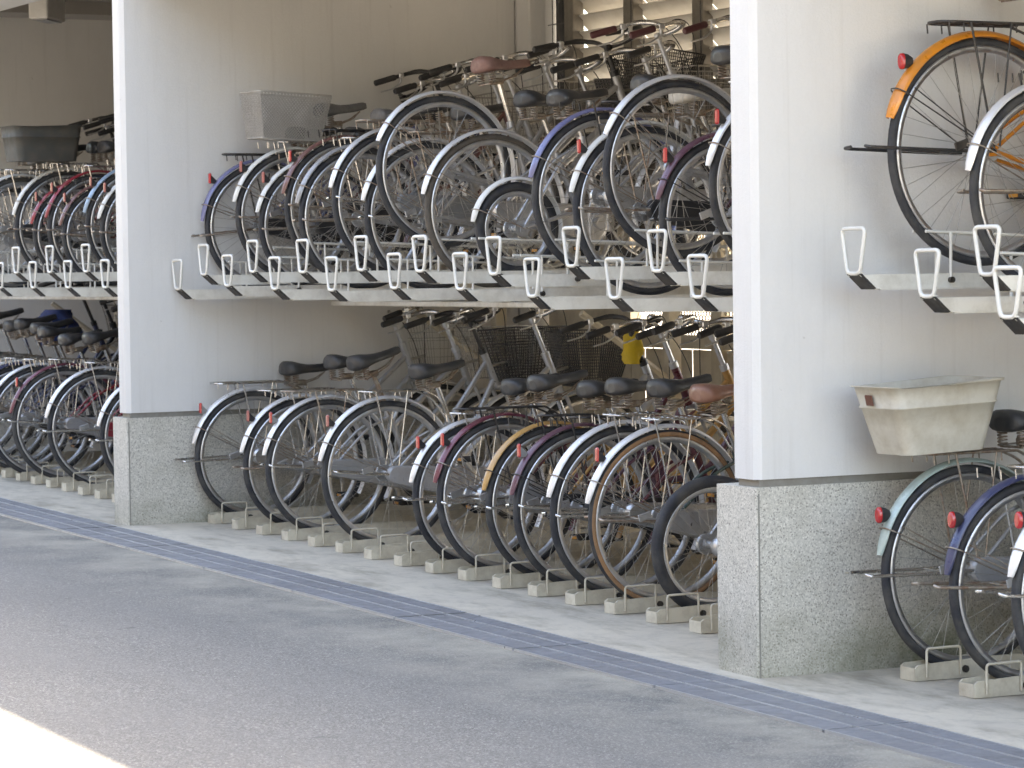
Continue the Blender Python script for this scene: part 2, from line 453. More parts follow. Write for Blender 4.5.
# fence of beige posts and panels with expanded metal windows
t = thing('back_fence', 'beige steel fence with diamond mesh openings behind the middle bay', 'fence', (XB, 0, 0))
m = MB(); yy = W1
while yy < 5.0:
    m.bx(-.03, .03, yy, yy + .1, .04, 1.62, 0, .004); yy += .475
m.bx(-.02, .02, W1, 5.0, .98, 1.05); obj('fence_frame', m, t, mats=FENCEP)
m = MB(); yy = W1 + .1
while yy < 4.9:
    for q in range(3):
        m.bx(.005 + (q % 2) * .012, .015 + (q % 2) * .012, yy + q * .125, yy + q * .125 + .124, .12, .975)
    yy += .475
obj('fence_panel', m, t, mats=FENCEP)
m = MB()
z0, z1, sp = 1.05, 1.62, .027
ya, yb = W1, 5.0
n = int((yb - ya) / sp) + 24
for i in range(-22, n):
    for sg in (1, -1):
        # diagonal strand from bottom to top
        h = z1 - z0; dyy = h * .62 * sg
        a = ya + i * sp; b = a + dyy
        if min(a, b) < ya or max(a, b) > yb: continue
        m.tube([(.0, a, z0), (.0, b, z1)], .0036, 4)
obj('diamond_mesh', m, t, mats=FENCEP)
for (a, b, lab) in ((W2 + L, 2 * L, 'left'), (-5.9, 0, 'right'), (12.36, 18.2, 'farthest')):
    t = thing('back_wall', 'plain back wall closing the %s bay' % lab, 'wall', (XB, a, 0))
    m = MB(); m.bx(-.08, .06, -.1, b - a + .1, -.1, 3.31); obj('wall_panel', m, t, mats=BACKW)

# ------------------------------------------------------------------ racks
_me = {}
def cached(key, fn, name, mats):
    if key not in _me: _me[key] = fn().mesh(name, mats)
    return _me[key]
def arc(c, r, a0, a1, n, plane='xz', y=0):
    out = []
    for i in range(n + 1):
        a = a0 + (a1 - a0) * i / n
        if plane == 'xz': out.append((c[0] + r * math.cos(a), y, c[1] + r * math.sin(a)))
    return out
def rounded(pts, r, n=4):
    pts = [Vector(p) for p in pts]; out = [pts[0]]
    for i in range(1, len(pts) - 1):
        a, b, c = pts[i - 1], pts[i], pts[i + 1]
        d1 = (a - b); d2 = (c - b); q = min(r, d1.length * .48, d2.length * .48)
        p1 = b + d1.normalized() * q; p2 = b + d2.normalized() * q
        for k in range(n + 1):
            t = k / n; out.append((1 - t) ** 2 * p1 + 2 * t * (1 - t) * b + t * t * p2)
    out.append(pts[-1]); return out
def loop_pts(pts, r, n=4):
    pts = [Vector(p) for p in pts]; out = []; k = len(pts)
    for i in range(k):
        a, b, c = pts[i - 1], pts[i], pts[(i + 1) % k]
        d1, d2 = a - b, c - b; q = min(r, d1.length * .48, d2.length * .48)
        p1 = b + d1.normalized() * q; p2 = b + d2.normalized() * q
        for j in range(n + 1):
            t = j / n; out.append((1 - t) ** 2 * p1 + 2 * t * (1 - t) * b + t * t * p2)
    return out

def floor_rack(x, y, label):
    z = gz(x, y) + .004
    t = thing('floor_wheel_rack', label, 'bicycle rack', (x, y, z), 'floor racks along the pavement')
    t.rotation_euler = (0, 0, rnd.uniform(-.006, .006))
    def ch():
        m = MB(); LN = 1.75
        sl = GX
        for y0, y1 in ((0, .006), (.079, .085)):
            # side plate, slightly rising inward, sloped nose
            pr = [(.026, 0), (LN, sl * LN), (LN, sl * LN + .055), (.35, .064), (.04, .054), (.026, .044)]
            m.loft([[(px, y0, pz) for px, pz in pr], [(px, y1, pz) for px, pz in pr]], 0, False)
        m.bx(.03, .35, .006, .079, .004, .012)
        m.bx(.026, .032, .004, .081, 0, .044)
        pr = [(.35, .004), (LN, sl * LN + .004), (LN, sl * LN + .012), (.35, .012)]
        m.loft([[(px, .006, pz) for px, pz in pr], [(px, .079, pz) for px, pz in pr]], 0, False)
        return m
    obj('channel', cached('ch', ch, 'channel', FLOORRACK), t)
    def lp():
        m = MB()
        m.tube(rounded([(.07, -.006, .01), (.07, -.006, .108), (.21, -.006, .108), (.21, -.006, .012)], .012), .0045, 8)
        return m
    obj('guard_loop', cached('lp', lp, 'guard_loop', FLOORRACK), t)
    def bl():
        m = MB(); m.disc((.232, 0, .028), .0125, -.009, 0, 12); m.disc((.232, 0, .028), .007, -.014, -.009, 8); return m
    obj('bolt', cached('bl', bl, 'bolt', BOLT), t)

def upper_tray(x, y, z, label, scale=1.):
    t = thing('upper_wheel_tray', label, 'bicycle rack', (x, y, z), 'pull out trays of the upper rack')
    t.rotation_euler = (0, rnd.uniform(-.002, .002), rnd.uniform(-.01, .01))
    def tr():
        m = MB(); LN = 1.8
        for y0, y1 in ((-.037, -.032), (.032, .037)):
            pr = [(.0, -.0), (.056, -.046), (LN, -.046), (LN, 0), (.08, 0.002)]
            m.loft([[(px, y0, pz) for px, pz in pr], [(px, y1, pz) for px, pz in pr]], 0, False)
            m.bx(.08, LN, y0 - .003, y1 + .003, -.0505, -.0465)
        m.bx(.065, LN, -.032, .032, -.041, -.037)
        return m
    obj('tray', cached('tr', tr, 'tray', RACKP), t)
    def cp():
        m = MB()
        m.add([(-.002, -.038, .002), (-.002, .038, .002), (.056, .038, -.048), (.056, -.038, -.048),
               (.006, -.038, .006), (.006, .038, .006), (.064, .038, -.044), (.064, -.038, -.044)],
              [(0, 1, 2, 3), (4, 7, 6, 5), (0, 3, 7, 4), (1, 5, 6, 2), (0, 4, 5, 1), (3, 2, 6, 7)])
        return m
    obj('end_cap', cached('cp', cp, 'end_cap', CAPB), t)
    def hk():
        m = MB()
        m.tube(loop_pts([(.0, -.036, .006), (.0, -.068, .156), (.0, .068, .156), (.0, .036, .006)], .022), .0072, 8, 0, True)
        m.box((0.004, 0, .008), (.018, .08, .006), 0, None, .002)
        return m
    obj('pull_handle', cached('hk', hk, 'pull_handle', RACKW), t)
    def gd():
        m = MB()
        for sg in (-1, 1):
            m.tube(rounded([(.27, sg * .035, .145), (1.15, sg * .035, .11), (1.15, sg * .035, -.02)], .03), .0055, 7)
            m.tube([(.37, sg * .041, .14), (.37, sg * .041, -.02)], .0055, 7)
        return m
    obj('guide_rail', cached('gd', gd, 'guide_rail', RACKW), t)
    def bl():
        m = MB(); m.disc((.37, 0, -.02), .0105, -.052, -.037, 12); m.disc((.37, 0, -.02), .006, -.057, -.052, 8); return m
    obj('bolt', cached('ubl', bl, 'bolt', BOLT), t)

ORD = ['first', 'second', 'third', 'fourth', 'fifth', 'sixth', 'seventh', 'eighth', 'ninth', 'tenth', 'eleventh', 'twelfth',
       'thirteenth', 'fourteenth', 'fifteenth', 'sixteenth', 'seventeenth', 'eighteenth']
# middle bay: floor racks numbered from the left
for i in range(16):
    floor_rack(.3938, 1.0511 + (15 - i) * P, 'beige steel floor rack with wire loop, %s from the left in the middle bay' % ORD[i])
for i, (yy, xx) in enumerate(((-.31, .40), (-.70, .355), (-1.06, .37))):
    floor_rack(xx, yy, ['beige floor rack under the bicycle with the cream rear basket', 'beige floor rack under the navy mudguard in the right bay',
                        'beige floor rack at the right edge of the photo'][i])
for i in range(12):
    floor_rack(.378, 7.35 + .289 * i, 'beige floor rack in the far left bay, %s row position counted from the granite wall' % ORD[i])
# upper trays: measured position of each handle (x, z)
TRAYS = [(0.257, 1.318), (0.274, 1.392), (0.272, 1.335), (0.273, 1.403), (0.25, 1.318), (0.255, 1.397), (0.257, 1.312), (0.258, 1.403), (0.268, 1.321), (0.236, 1.394), (0.267, 1.316), (0.258, 1.378), (0.263, 1.287), (0.265, 1.406), (0.273, 1.281), (0.272, 1.382), (0.249, 1.286)]
for i in range(17):
    upper_tray(TRAYS[i][0], .7654 + (16 - i) * P, TRAYS[i][1] - .006,
               'cream %s tray, %s white handle from the left in the middle upper rack' % ('lower' if i % 2 == 0 else 'raised', ORD[i]))
for i, (yy, xx, zz) in enumerate(((-.21, .262, 1.36), (-.535, .327, 1.283), (-.86, .323, 1.353), (-1.185, .154, 1.224))):
    upper_tray(xx, yy, zz, ['leftmost raised cream tray on the right bay wall under the orange bicycle', 'second tray from the left in the right bay, set lower',
                            'third tray in the right bay, raised behind the pulled out one', 'tray at the right edge pulled out farthest and hanging lowest'][i])
for i in range(12):
    upper_tray(.261, 7.08 + .3115 * i, 1.322 if i % 2 == 0 else 1.412,
               'cream upper tray in the left bay, %s handle leftward from the white wall edge' % ORD[i])
# rack frames
def rack_frame(ya, yb, lab, dz=0):
    t = thing('rack_frame', lab, 'rack frame', (1.0, ya, 0))
    m = MB(); ln = yb - ya
    for x in (.18, .98):
        m = MB(); m.box((x, ln / 2, 1.228 + dz), (.05, ln - .02, .026), 0, None, .004); obj('cross_beam', m, t, mats=RACKP)
    ys = [ln * q for q in ((.04, .33, .64, .96) if ln > 4 else (.04, .96))]
    for yy in ys:
        m = MB(); m.box((1.06, yy, .61), (.07, .055, 1.19 + dz), 0, None, .004); obj('post', m, t, mats=FENCEP)
        m = MB(); a = Vector((1.03, yy, .85)); b = Vector((.55, yy, 1.18 + dz)); m.tube([a, b], .018, 6, 0, False, False); obj('brace', m, t, mats=FENCEP)
rack_frame(.3, 6.04, 'beige steel frame of posts and beams carrying the middle upper rack')
rack_frame(6.35, 12.0, 'beige steel frame carrying the upper rack in the left bay', .02)
rack_frame(-2.4, -.06, 'beige steel frame carrying the upper rack in the right bay', -.04)

# ------------------------------------------------------------------ bicycles
def wheel_parts(R, parent, front=False, tyre='black', loc=(0, 0, 0), fat=1.0):
    tw = .0165 * fat
    def hubm():
        m = MB()
        m.disc((0, 0, 0), .016, -.045, .045, 12)
        m.disc((0, 0, 0), .027 if not front else .022, -.034, -.03, 14); m.disc((0, 0, 0), .027 if not front else .022, .03, .034, 14)
        m.disc((0, 0, 0), .007, -.065, .065, 8)
        if not front:
            m.disc((0, 0, 0), .036, -.052, -.047, 18); m.disc((0, 0, 0), .042, .04, .056, 18)
        return m
    w = obj('wheel', cached(('hub', front), hubm, 'wheel_hub', ALU), parent, loc)
    def tym():
        m = MB(); sec = []
        rc = R - tw; k = 12
        for i in range(k):
            a = 2 * PI * i / k; sec.append((math.cos(a) * tw, math.sin(a) * tw * .95))
        mats = [0 if (math.cos(2 * PI * (i + .5) / k) > (.35)) else 1 for i in range(k)]
        m.sweep(rc, sec, 0, 2 * PI, 72, 0, True, mats=mats)
        return m
    side = {'black': RUBBER, 'tan': TAN, 'faded': DUSTY_TYRE}[tyre]
    t = obj('tyre', cached(('ty', R, tyre, fat), tym, 'tyre', [RUBBER if tyre != 'faded' else DUSTY_TYRE, side]), w)
    def rim():
        m = MB(); r0 = R - 2 * tw
        sec = [(.006, -.0115), (.006, .0115), (-.004, .0125), (-.016, .007), (-.018, 0), (-.016, -.007), (-.004, -.0125)]
        m.sweep(r0, sec, 0, 2 * PI, 72, 0, True); return m
    obj('rim', cached(('rim', R, fat), rim, 'rim', ALU), w)
    def spk():
        m = MB(); r1 = R - 2 * tw - .014; n = 36
        for i in range(n):
            a = 2 * PI * i / n; sd = 1 if i % 2 else -1
            cr = (1 if (i // 2) % 2 else -1) * .95
            ha = a + cr
            m.tube([(math.cos(ha) * .024, sd * .031, math.sin(ha) * .024), (math.cos(a) * r1, sd * .003, math.sin(a) * r1)], .0012, 3)
        return m
    obj('spokes', cached(('sp', R, fat), spk, 'spokes', SPOKE), w)
    return w

def fender(R, a0, a1, tip_end=True, wdt=.026, drop=.013):
    m = MB(); sec = []
    k = 6
    for i in range(k + 1):
        u = -1 + 2 * i / k; sec.append((.024 - drop * u * u, u * wdt))
    for i in range(k, -1, -1):
        u = -1 + 2 * i / k; sec.append((.0225 - drop * u * u, u * (wdt - .0012)))
    def sy(t):
        e = 1.0
        q = (1 - t) if tip_end else t
        if q < .05: e = .45 + .55 * math.sqrt(max(0, q / .05))
        return e
    m.sweep(R, sec, a0, a1, 46, sy=sy)
    return m

def saddle_mesh():
    m = MB(); rings = []
    prof = [(-.135, .03, .026, -.012), (-.131, .064, .044, -.022), (-.116, .088, .053, -.026), (-.08, .093, .05, -.024), (-.035, .076, .038, -.016), (.005, .052, .031, -.014), (.05, .034, .03, -.013), (.09, .027, .032, -.011), (.128, .022, .034, -.006), (.146, .012, .029, .004)]
    for x, w, zt, zb in prof:
        r = []
        for j in range(16):
            a = 2 * PI * j / 16; c, s_ = math.cos(a), math.sin(a)
            yy = w * (abs(c) ** .75) * (1 if c >= 0 else -1)
            zz = (zt if s_ > 0 else -zb) * (abs(s_) ** .8) * (1 if s_ >= 0 else -1)
            r.append((x, yy, zz + .0))
        rings.append(r)
    m.loft(rings); return m
def spring_mesh():
    m = MB()
    for sy in (-.055, .055):
        pts = []
        for i in range(46):
            a = i / 45 * 4.5 * 2 * PI
            pts.append((-.085 + .016 * math.cos(a), sy + .016 * math.sin(a), -.025 - .05 * i / 45))
        m.tube(pts, .003, 5)
        m.tube([(-.085, sy, -.075), (-.03, sy * .5, -.07), (.06, sy * .3, -.045), (.11, 0, -.012)], .0035, 5)
    m.box((-.03, 0, -.065), (.05, .05, .03), 0, None, .005)
    m.tube([(-.09, -.06, -.078), (-.09, .06, -.078)], .005, 6)
    return m
def grid_basket(w0, l0, w1, l1, h, nw, nl, nh, r=.0016, rim=.004, bottom=True):
    # tapered wire basket, bottom centred at origin
    m = MB()
    def P_(u, v, t):  # u along length -1..1, v along width
        return (u * (l0 + (l1 - l0) * t) / 2, v * (w0 + (w1 - w0) * t) / 2, h * t)
    for t, rr in ((0, rim * .7), (1, rim), (.72, rim * .6)):
        m.tube(loop_pts([P_(-1, -1, t), P_(1, -1, t), P_(1, 1, t), P_(-1, 1, t)], .03), rr, 6, 0, True)
    for i in range(1, nl):
        u = -1 + 2 * i / nl
        for v in (-1, 1): m.tube([P_(u, v, 0), P_(u, v, 1)], r, 3)
        if bottom: m.tube([P_(u, -1, 0), P_(u, 1, 0)], r, 3)
    for i in range(1, nw):
        v = -1 + 2 * i / nw
        for u in (-1, 1): m.tube([P_(u, v, 0), P_(u, v, 1)], r, 3)
        if bottom: m.tube([P_(-1, v, 0), P_(1, v, 0)], r, 3)
    for i in range(1, nh):
        t = i / nh
        m.tube(loop_pts([P_(-1, -1, t), P_(1, -1, t), P_(1, 1, t), P_(-1, 1, t)], .03, 2), r, 3, 0, True)
    return m
def diag_basket(w0, l0, w1, l1, h, sp=.018, r=.0021):
    m = MB()
    def P_(u, v, t): return Vector((u * (l0 + (l1 - l0) * t) / 2, v * (w0 + (w1 - w0) * t) / 2, h * t))
    for t, rr in ((0, .004), (1, .005)):
        m.tube(loop_pts([P_(-1, -1, t), P_(1, -1, t), P_(1, 1, t), P_(-1, 1, t)], .02), rr, 6, 0, True)
    for (fa, ln) in ((lambda s_, t: P_(s_, -1, t), l1), (lambda s_, t: P_(s_, 1, t), l1), (lambda s_, t: P_(-1, s_, t), w1), (lambda s_, t: P_(1, s_, t), w1)):
        n = int(ln / sp); dt = 2 * h / ln * .9
        k = int(n * (1 + h / ln))
        for i in range(-k, n + 1):
            for sg in (1, -1):
                s0 = -1 + 2 * i / n; s1 = s0 + 2 * h / ln
                a, b, ta, tb = s0, s1, 0., 1.
                if b < -1 or a > 1: continue
                if a < -1: ta = (-1 - a) / (b - a); a = -1
                if b > 1: tb = ta + (1 - ta) * (1 - a) / (b - a) if a > s0 else (1 - s0) / (s1 - s0); b = 1
                m.tube([fa(sg * a, ta), fa(sg * b, tb)], r, 3)
    for i in range(1, 10):
        u = -1 + i * .2; m.tube([P_(u, -1, 0), P_(u, 1, 0)], r, 3)
    return m
def plastic_basket(w0, l0, w1, l1, h):
    m = MB(); 
    def ring(t, off, n=8):
        cw, cl = (w0 + (w1 - w0) * t) / 2 - off, (l0 + (l1 - l0) * t) / 2 - off; r = .045; out = []
        for (sx, sy, a0) in ((1, 1, 0), (-1, 1, PI / 2), (-1, -1, PI), (1, -1, 1.5 * PI)):
            for i in range(n + 1):
                a = a0 + PI / 2 * i / n
                x = sx * (cl - r) + r * math.cos(a); y = sy * (cw - r) + r * math.sin(a)
                wave = 0
                if t >= .99: wave = -.02 * math.exp(-((x + cl * .55) / (cl * .28)) ** 2) + .008 * math.exp(-((x - cl * .6) / (cl * .3)) ** 2)
                out.append((x, y, h * t + wave))
        return out
    outer = [ring(t, 0) for t in (0, .35, .66)] + [ring(.665, -.004), ring(.69, -.004), ring(.70, 0), ring(.97, 0), ring(.975, -.007), ring(1.0, -.007)]
    inner = [ring(t, .004) for t in (1.0, .6, .3)] + [ring(.03, .004)]
    m.loft(outer + inner, 0, True, False)
    m.add(ring(0, 0), [list(range(36))[::-1]]); m.add(ring(.03, .004), [list(range(36))])
    return m

BK = {}
def bicycle(x, y, z, sp):
    g = sp.get
    R = g('R', .345); fr = g('frame', 'silver'); fcol = g('fender', 'steel'); ty = g('tyre', 'black'); fat = g('fat', 1.)
    root = thing('bicycle', sp['label'], 'bicycle', (x, y, z), sp['group'])
    root.rotation_euler = (g('lean', rnd.uniform(-.035, .035)), g('pitch', 0), g('yaw', rnd.uniform(-.012, .012)))
    small = R < .27
    WB = 1.11 if not small else 1.03
    k = R / .345
    hb = (0, 0, R); hf = (WB, 0, R)
    BBx, BBz = (.46, .285) if not small else (.42, .28)
    S1 = Vector((.335, 0, .60)); BB = Vector((BBx, 0, BBz))
    HT = Vector((WB - .225, 0, .875)); HB = Vector((WB - .165, 0, .735))
    ax = (HT - HB).normalized()
    style = g('style', 'loop')
    fm = pc(fr)
    # ---- frame
    def frame():
        m = MB()
        m.tube([BB, S1], .0155, 10); m.tube([HB - ax * .02, HT + ax * .02], .019, 10)
        m.tube([BB + Vector((0, -.036, 0)), BB + Vector((0, .036, 0))], .022, 12)
        if style == 'loop':
            m.tube(rounded([HT - ax * .03, (.765, 0, .66), (.60, 0, .455), (.395, 0, .44)], .14, 6), .0145, 10)
            m.tube(rounded([HB + ax * .02, (.80, 0, .50), (.64, 0, .32), BB], .14, 6), .0165, 10)
        elif style == 'straight':
            m.tube([HT - ax * .035, BB + (S1 - BB) * .42], .0145, 10)
            m.tube([HB + ax * .015, BB], .0165, 10)
        else:
            m.tube(rounded([HB + ax * .03, (.78, 0, .48), (.64, 0, .36), BB], .12, 6), .022, 10)
        for s_ in (-1, 1):
            m.tube(rounded([BB + Vector((-.02, s_ * .03, 0)), (BBx - .1, s_ * .045, BBz + .01), (0, s_ * .06, R)], .05), .009, 8)
            m.tube(rounded([(0, s_ * .06, R), (.2, s_ * .045, .53 if not small else .5), S1 + Vector((0, s_ * .018, -.02))], .05), .0075, 8)
            m.box((-.002, s_ * .063, R), (.03, .005, .035))
        m.tube([S1 + Vector((.0, -.0, -.02)), S1 + Vector((-.006, 0, .012))], .0185, 10)
        return m
    obj('frame', cached(('fr', small, R, style, fr), frame, 'frame', fm), root)
    # ---- rear end
    w = wheel_parts(R, root, False, ty, hb, fat)
    FM = pc(fcol) if fcol else None
    if fcol:
        f = obj('rear_mudguard', cached(('rf', R, fcol, g('tip', 12)), lambda: fender(R, R_(-28), R_(180 - g('tip', 12)), wdt=g('fw', .026), drop=g('fd', .013)), 'rear_mudguard', FM), root, hb)
        def stay():
            m = MB(); a = R_(180 - g('tip', 12) - 14); rr = R + .018
            e = (rr * math.cos(a), rr * math.sin(a))
            pts = []
            m.tube(rounded([(0, -.066, .0), (e[0] * .97, -.036, e[1] * .97), (e[0] * 1.03, -.02, e[1] * 1.03), (e[0] * 1.03, .02, e[1] * 1.03), (e[0] * .97, .036, e[1] * .97), (0, .066, .0)], .012, 3), .0027, 5)
            a = R_(180 - g('tip', 12) - 19); 
            m.tube([(0, -.07, 0), ((R - .02) * math.cos(a), -.034, (R - .02) * math.sin(a))], .0024, 5)
            return m
        obj('mudguard_stay', cached(('st', R, g('tip', 12), g('stay', 'rust')), stay, 'mudguard_stay', BLACKM if g('stay') == 'black' else RUSTY), f)
        if g('refl', 'red'):
            def refl():
                m = MB(); a = R_(180 - g('ra', 40)); c = Vector(((R + .042) * math.cos(a), 0, (R + .045) * math.sin(a)))
                ring = lambda x, sy, sz: [(c.x + x, sy * math.cos(t_), c.z + sz * math.sin(t_)) for t_ in [2 * PI * i / 14 for i in range(14)]]
                if g('rshape', 'bar') == 'round':
                    m.loft([ring(-.03, .01, .022), ring(-.026, .016, .027), ring(-.016, .017, .028)], 0)
                    m.loft([ring(-.016, .0165, .0275), ring(.004, .014, .024), ring(.022, .008, .014)], 1)
                else:
                    m.box((c.x - .012, 0, c.z + .01), (.013, .026, .058), 0, None, .006)
                    m.loft([[(c.x - .012, yy, zz) for yy, zz in ((-.012, c.z - .015), (.012, c.z - .015), (.012, c.z + .03), (-.012, c.z + .03))],
                            [(c.x + .03, yy, zz) for yy, zz in ((-.008, c.z - .02), (.008, c.z - .02), (.008, c.z - .008), (-.008, c.z - .008))]], 1, False)
                return m
            obj('rear_reflector', cached(('re', R, g('ra', 40), g('rshape', 'bar'), g('refl', 'red')), refl, 'rear_reflector',
                [REDR if g('refl', 'red') == 'red' else REDF, BLACKP if g('rh', 'b') == 'b' else GREYP]), f)
        f2 = obj('front_mudguard', cached(('ff', R, fcol), lambda: fender(R, R_(70), R_(205)), 'front_mudguard', FM), root)
    else: f2 = None
    # kickstand folded back
    def kick():
        m = MB(); e = -(R + g('ks', .07))
        m.tube(rounded([(0, -.078, 0), (-.12, -.082, -.004), (e, -.075, .0), (e, -.055, .004)], .02), .006, 7)
        m.tube(rounded([(0, .078, 0), (-.12, .082, -.004), (e, .075, .0), (e, .03, .004)], .02), .006, 7)
        m.tube([(-.12, -.08, -.004), (-.12, .08, -.004)], .004, 6)
        return m
    if g('ks', .07) is not None:
        ks = obj('kickstand', cached(('ks', R, g('ks', .07), g('ksm', 'steel')), kick, 'kickstand', {'steel': CHROME, 'rust': RUSTY, 'black': BLACKM}[g('ksm', 'steel')]), root, hb)
        ks.rotation_euler = (0, R_(g('kr', rnd.uniform(-3, 5))), 0)
        def lev():
            m = MB(); m.box((-.15, -.088, .016), (.06, .006, .03), 0, Matrix.Rotation(R_(-18), 3, 'Y'), .006); m.tube([(0, -.08, 0), (-.13, -.086, .008)], .004, 6); return m
        obj('stand_lever', cached(('lev', g('blackparts')), lev, 'stand_lever', BLACKM if g('blackparts') else ALU), ks)
    # chain case, crank
    def cc():
        m = MB(); pts = []
        r1, r2 = .088, .042; c1 = Vector((BBx, BBz)); c2 = Vector((0, R)); dv = (c2 - c1); an = math.atan2(dv.y, dv.x)
        for i in range(15):
            a = an - PI * .5 - PI * 1.0 * i / 14 * 1.0 + 2 * PI
            pts.append((c1.x + r1 * math.cos(a), c1.y + r1 * math.sin(a)))
        for i in range(9):
            a = an + PI * .5 - PI * i / 8
            pts.append((c2.x + r2 * math.cos(a), c2.y + r2 * math.sin(a)))
        cen = (c1 + c2) / 2
        def sh(y_, s_): return [((px - cen.x) * s_ + cen.x, y_, (pz - cen.y) * (s_ - (1 - s_) * 1.5) + cen.y) for px, pz in pts]
        m.loft([sh(-.052, .97), sh(-.056, 1), sh(-.08, 1), sh(-.086, .96)], 0, True); return m
    CS = g('case', 'auto')
    if CS == 'auto': CS = rnd.choice([None, 'grey', 'black', None])
    if CS:
        cm = {'grey': pc('grey'), 'silver': ALU, 'black': BLACKP, 'clear': GREYP}.get(CS) or pc(CS)
        obj('chain_case', cached(('cc', R, small, CS), cc, 'chain_case', cm), root)
    def crank():
        m = MB(); m.disc((0, 0, 0), .012, -.11, .1, 10)
        if not CS:
            m.sweep(.085, [(0, -.062), (.008, -.062), (.008, -.058), (0, -.058)], 0, 2 * PI, 40, 0, True)
            for i in range(5):
                a = 2 * PI * i / 5; m.tube([(0, -.06, 0), (.085 * math.cos(a), -.06, .085 * math.sin(a))], .006, 5)
        for s_ in (-1, 1): m.box((s_ * .082, s_ * .1, 0), (.18, .012, .022), 0, None, .004)
        return m
    ck = obj('crank', cached(('ck', bool(CS)), crank, 'crank', ALU if not g('blackparts') else BLACKM), root, (BBx, 0, BBz))
    ck.rotation_euler = (0, g('ca', rnd.uniform(-2.5, 2.5)), 0)
    def ped():
        m = MB(); m.box((0, 0, 0), (.085, .012, .022), 0, None, .003)
        for s_ in (-.04, .04): m.box((0, s_, 0), (.09, .01, .024), 0, None, .003)
        for s_ in (-.043, .043): m.box((s_, 0, 0), (.01, .085, .02), 0, None, .003); m.box((s_ * 1.13, 0, 0), (.003, .05, .013), 1)
        return m
    for s_ in (-1, 1):
        pd = obj('pedal', cached('ped', ped, 'pedal', [BLACKP, paint('amber_reflector', (.7, .3, .03), .3, 0, .5, .1)]), ck, (s_ * .165, s_ * .155, 0))
        pd.rotation_euler = (0, -ck.rotation_euler[1], 0)
    # carrier
    topz = 2 * R + .045
    if g('carrier', 'steel'):
        bl = g('carrier') == 'black'
        def car():
            m = MB(); x0, x1, hw = g('cx0', -.24), .17, .062; zz = topz
            m.tube(rounded([(x1, -hw, zz), (x0 + .03, -hw, zz), (x0, -hw * .5, zz + .002), (x0, hw * .5, zz + .002), (x0 + .03, hw, zz), (x1, hw, zz)], .03), .005, 6)
            for q in (-.25, 0, .25) if False else (-.02, .02): m.tube([(x0, q, zz), (x1, q, zz)], .004, 5)
            for i in range(4): xx = x0 + .05 + i * (x1 - x0 - .08) / 3; m.tube([(xx, -hw, zz), (xx, hw, zz)], .0045, 5)
            for s_ in (-1, 1):
                m.tube(rounded([(x1, s_ * hw, zz), (.26, s_ * .04, zz - .04), (S1.x, s_ * .02, S1.z - .01)], .04), .005, 6)
                m.tube([(-.09, s_ * (hw + .002), zz), (-.0, s_ * .072, R)], .0045, 6)
                m.tube([(.08, s_ * (hw + .002), zz), (.02, s_ * .072, R + .012)], .0035, 6)
                for xx in (-.18, -.12, .1): m.tube([(xx, s_ * (hw + .001), zz), (xx + .003, s_ * (hw + .001), zz - .032)], .003, 5)
            return m
        cr = obj('rear_carrier', cached(('car', R, g('carrier', 'steel'), g('cx0', -.24)), car, 'rear_carrier', {'black': BLACKM, 'steel': CHROME, 'rust': RUSTY}[g('carrier', 'steel')]), root)
    rb = g('rbasket')
    if rb == 'cream':
        o = obj('rear_basket', cached('pb', lambda: plastic_basket(.21, .33, .265, .465, .235), 'rear_basket', BASKETP), root, (-.15, 0, topz + .008))
        o.rotation_euler = (0, R_(-2), 0)
        m = MB(); m.box((-.226, .02, .185), (.004, .04, .036), 0, Matrix.Rotation(R_(-11), 3, 'Y'), .001); obj('sticker', m, o, mats=paint('faded_brown_sticker', (.14, .05, .03), .6, 0, 0, .3))
    elif rb == 'mesh':
        o = obj('rear_basket', cached('mb', lambda: diag_basket(.23, .32, .28, .40, .235), 'rear_basket', paint('silver_basket_wire', (.5, .48, .45), .45, .4, 0, .2)), root, (-.06, 0, topz + .012)); o.rotation_euler = (0, R_(3), 0)
    elif rb == 'dark':
        o = obj('rear_basket', cached('db', lambda: plastic_basket(.29, .38, .33, .44, .22), 'rear_basket', GREYBAG), root, (-.17, 0, topz + .012))
    # seat
    sh = g('sh', .86) - .03; sa = (S1 - BB).normalized()
    SP = S1 + sa * ((sh - .06 - S1.z) / sa.z)
    def post():
        m = MB(); m.tube([S1 - sa * .02, SP], .0125, 10); return m
    obj('seat_post', cached(('po', sh), post, 'seat_post', {'rust': RUSTY}.get(g('postm'), CHROME) if not g('blackparts') else BLACKM), root)
    sm = {'black': VINYL, 'grey': GREYV, 'brown': BROWNV, 'pink': PINKV, 'cream': CREAMV}[g('saddle', 'black')]
    sd = obj('saddle', cached(('sad', g('saddle', 'black')), saddle_mesh, 'saddle', sm), root, (SP.x + .01, 0, sh + .01))
    sd.rotation_euler = (0, R_(-g('tilt', rnd.uniform(-2, 9))), 0); sc = g('ss', 1.); sd.scale = (sc, sc, sc)
    obj('saddle_springs', cached('spr', spring_mesh, 'saddle_springs', RUSTY), sd)
    # ---- steering group
    st = g('steer', rnd.uniform(-.25, .25))
    SM = Matrix.Translation(HB) @ Matrix.Rotation(st, 4, ax) @ Matrix.Translation(-HB)
    def steer(o, loc=(0, 0, 0)):
        o.matrix_local = SM @ Matrix.Translation(Vector(loc))
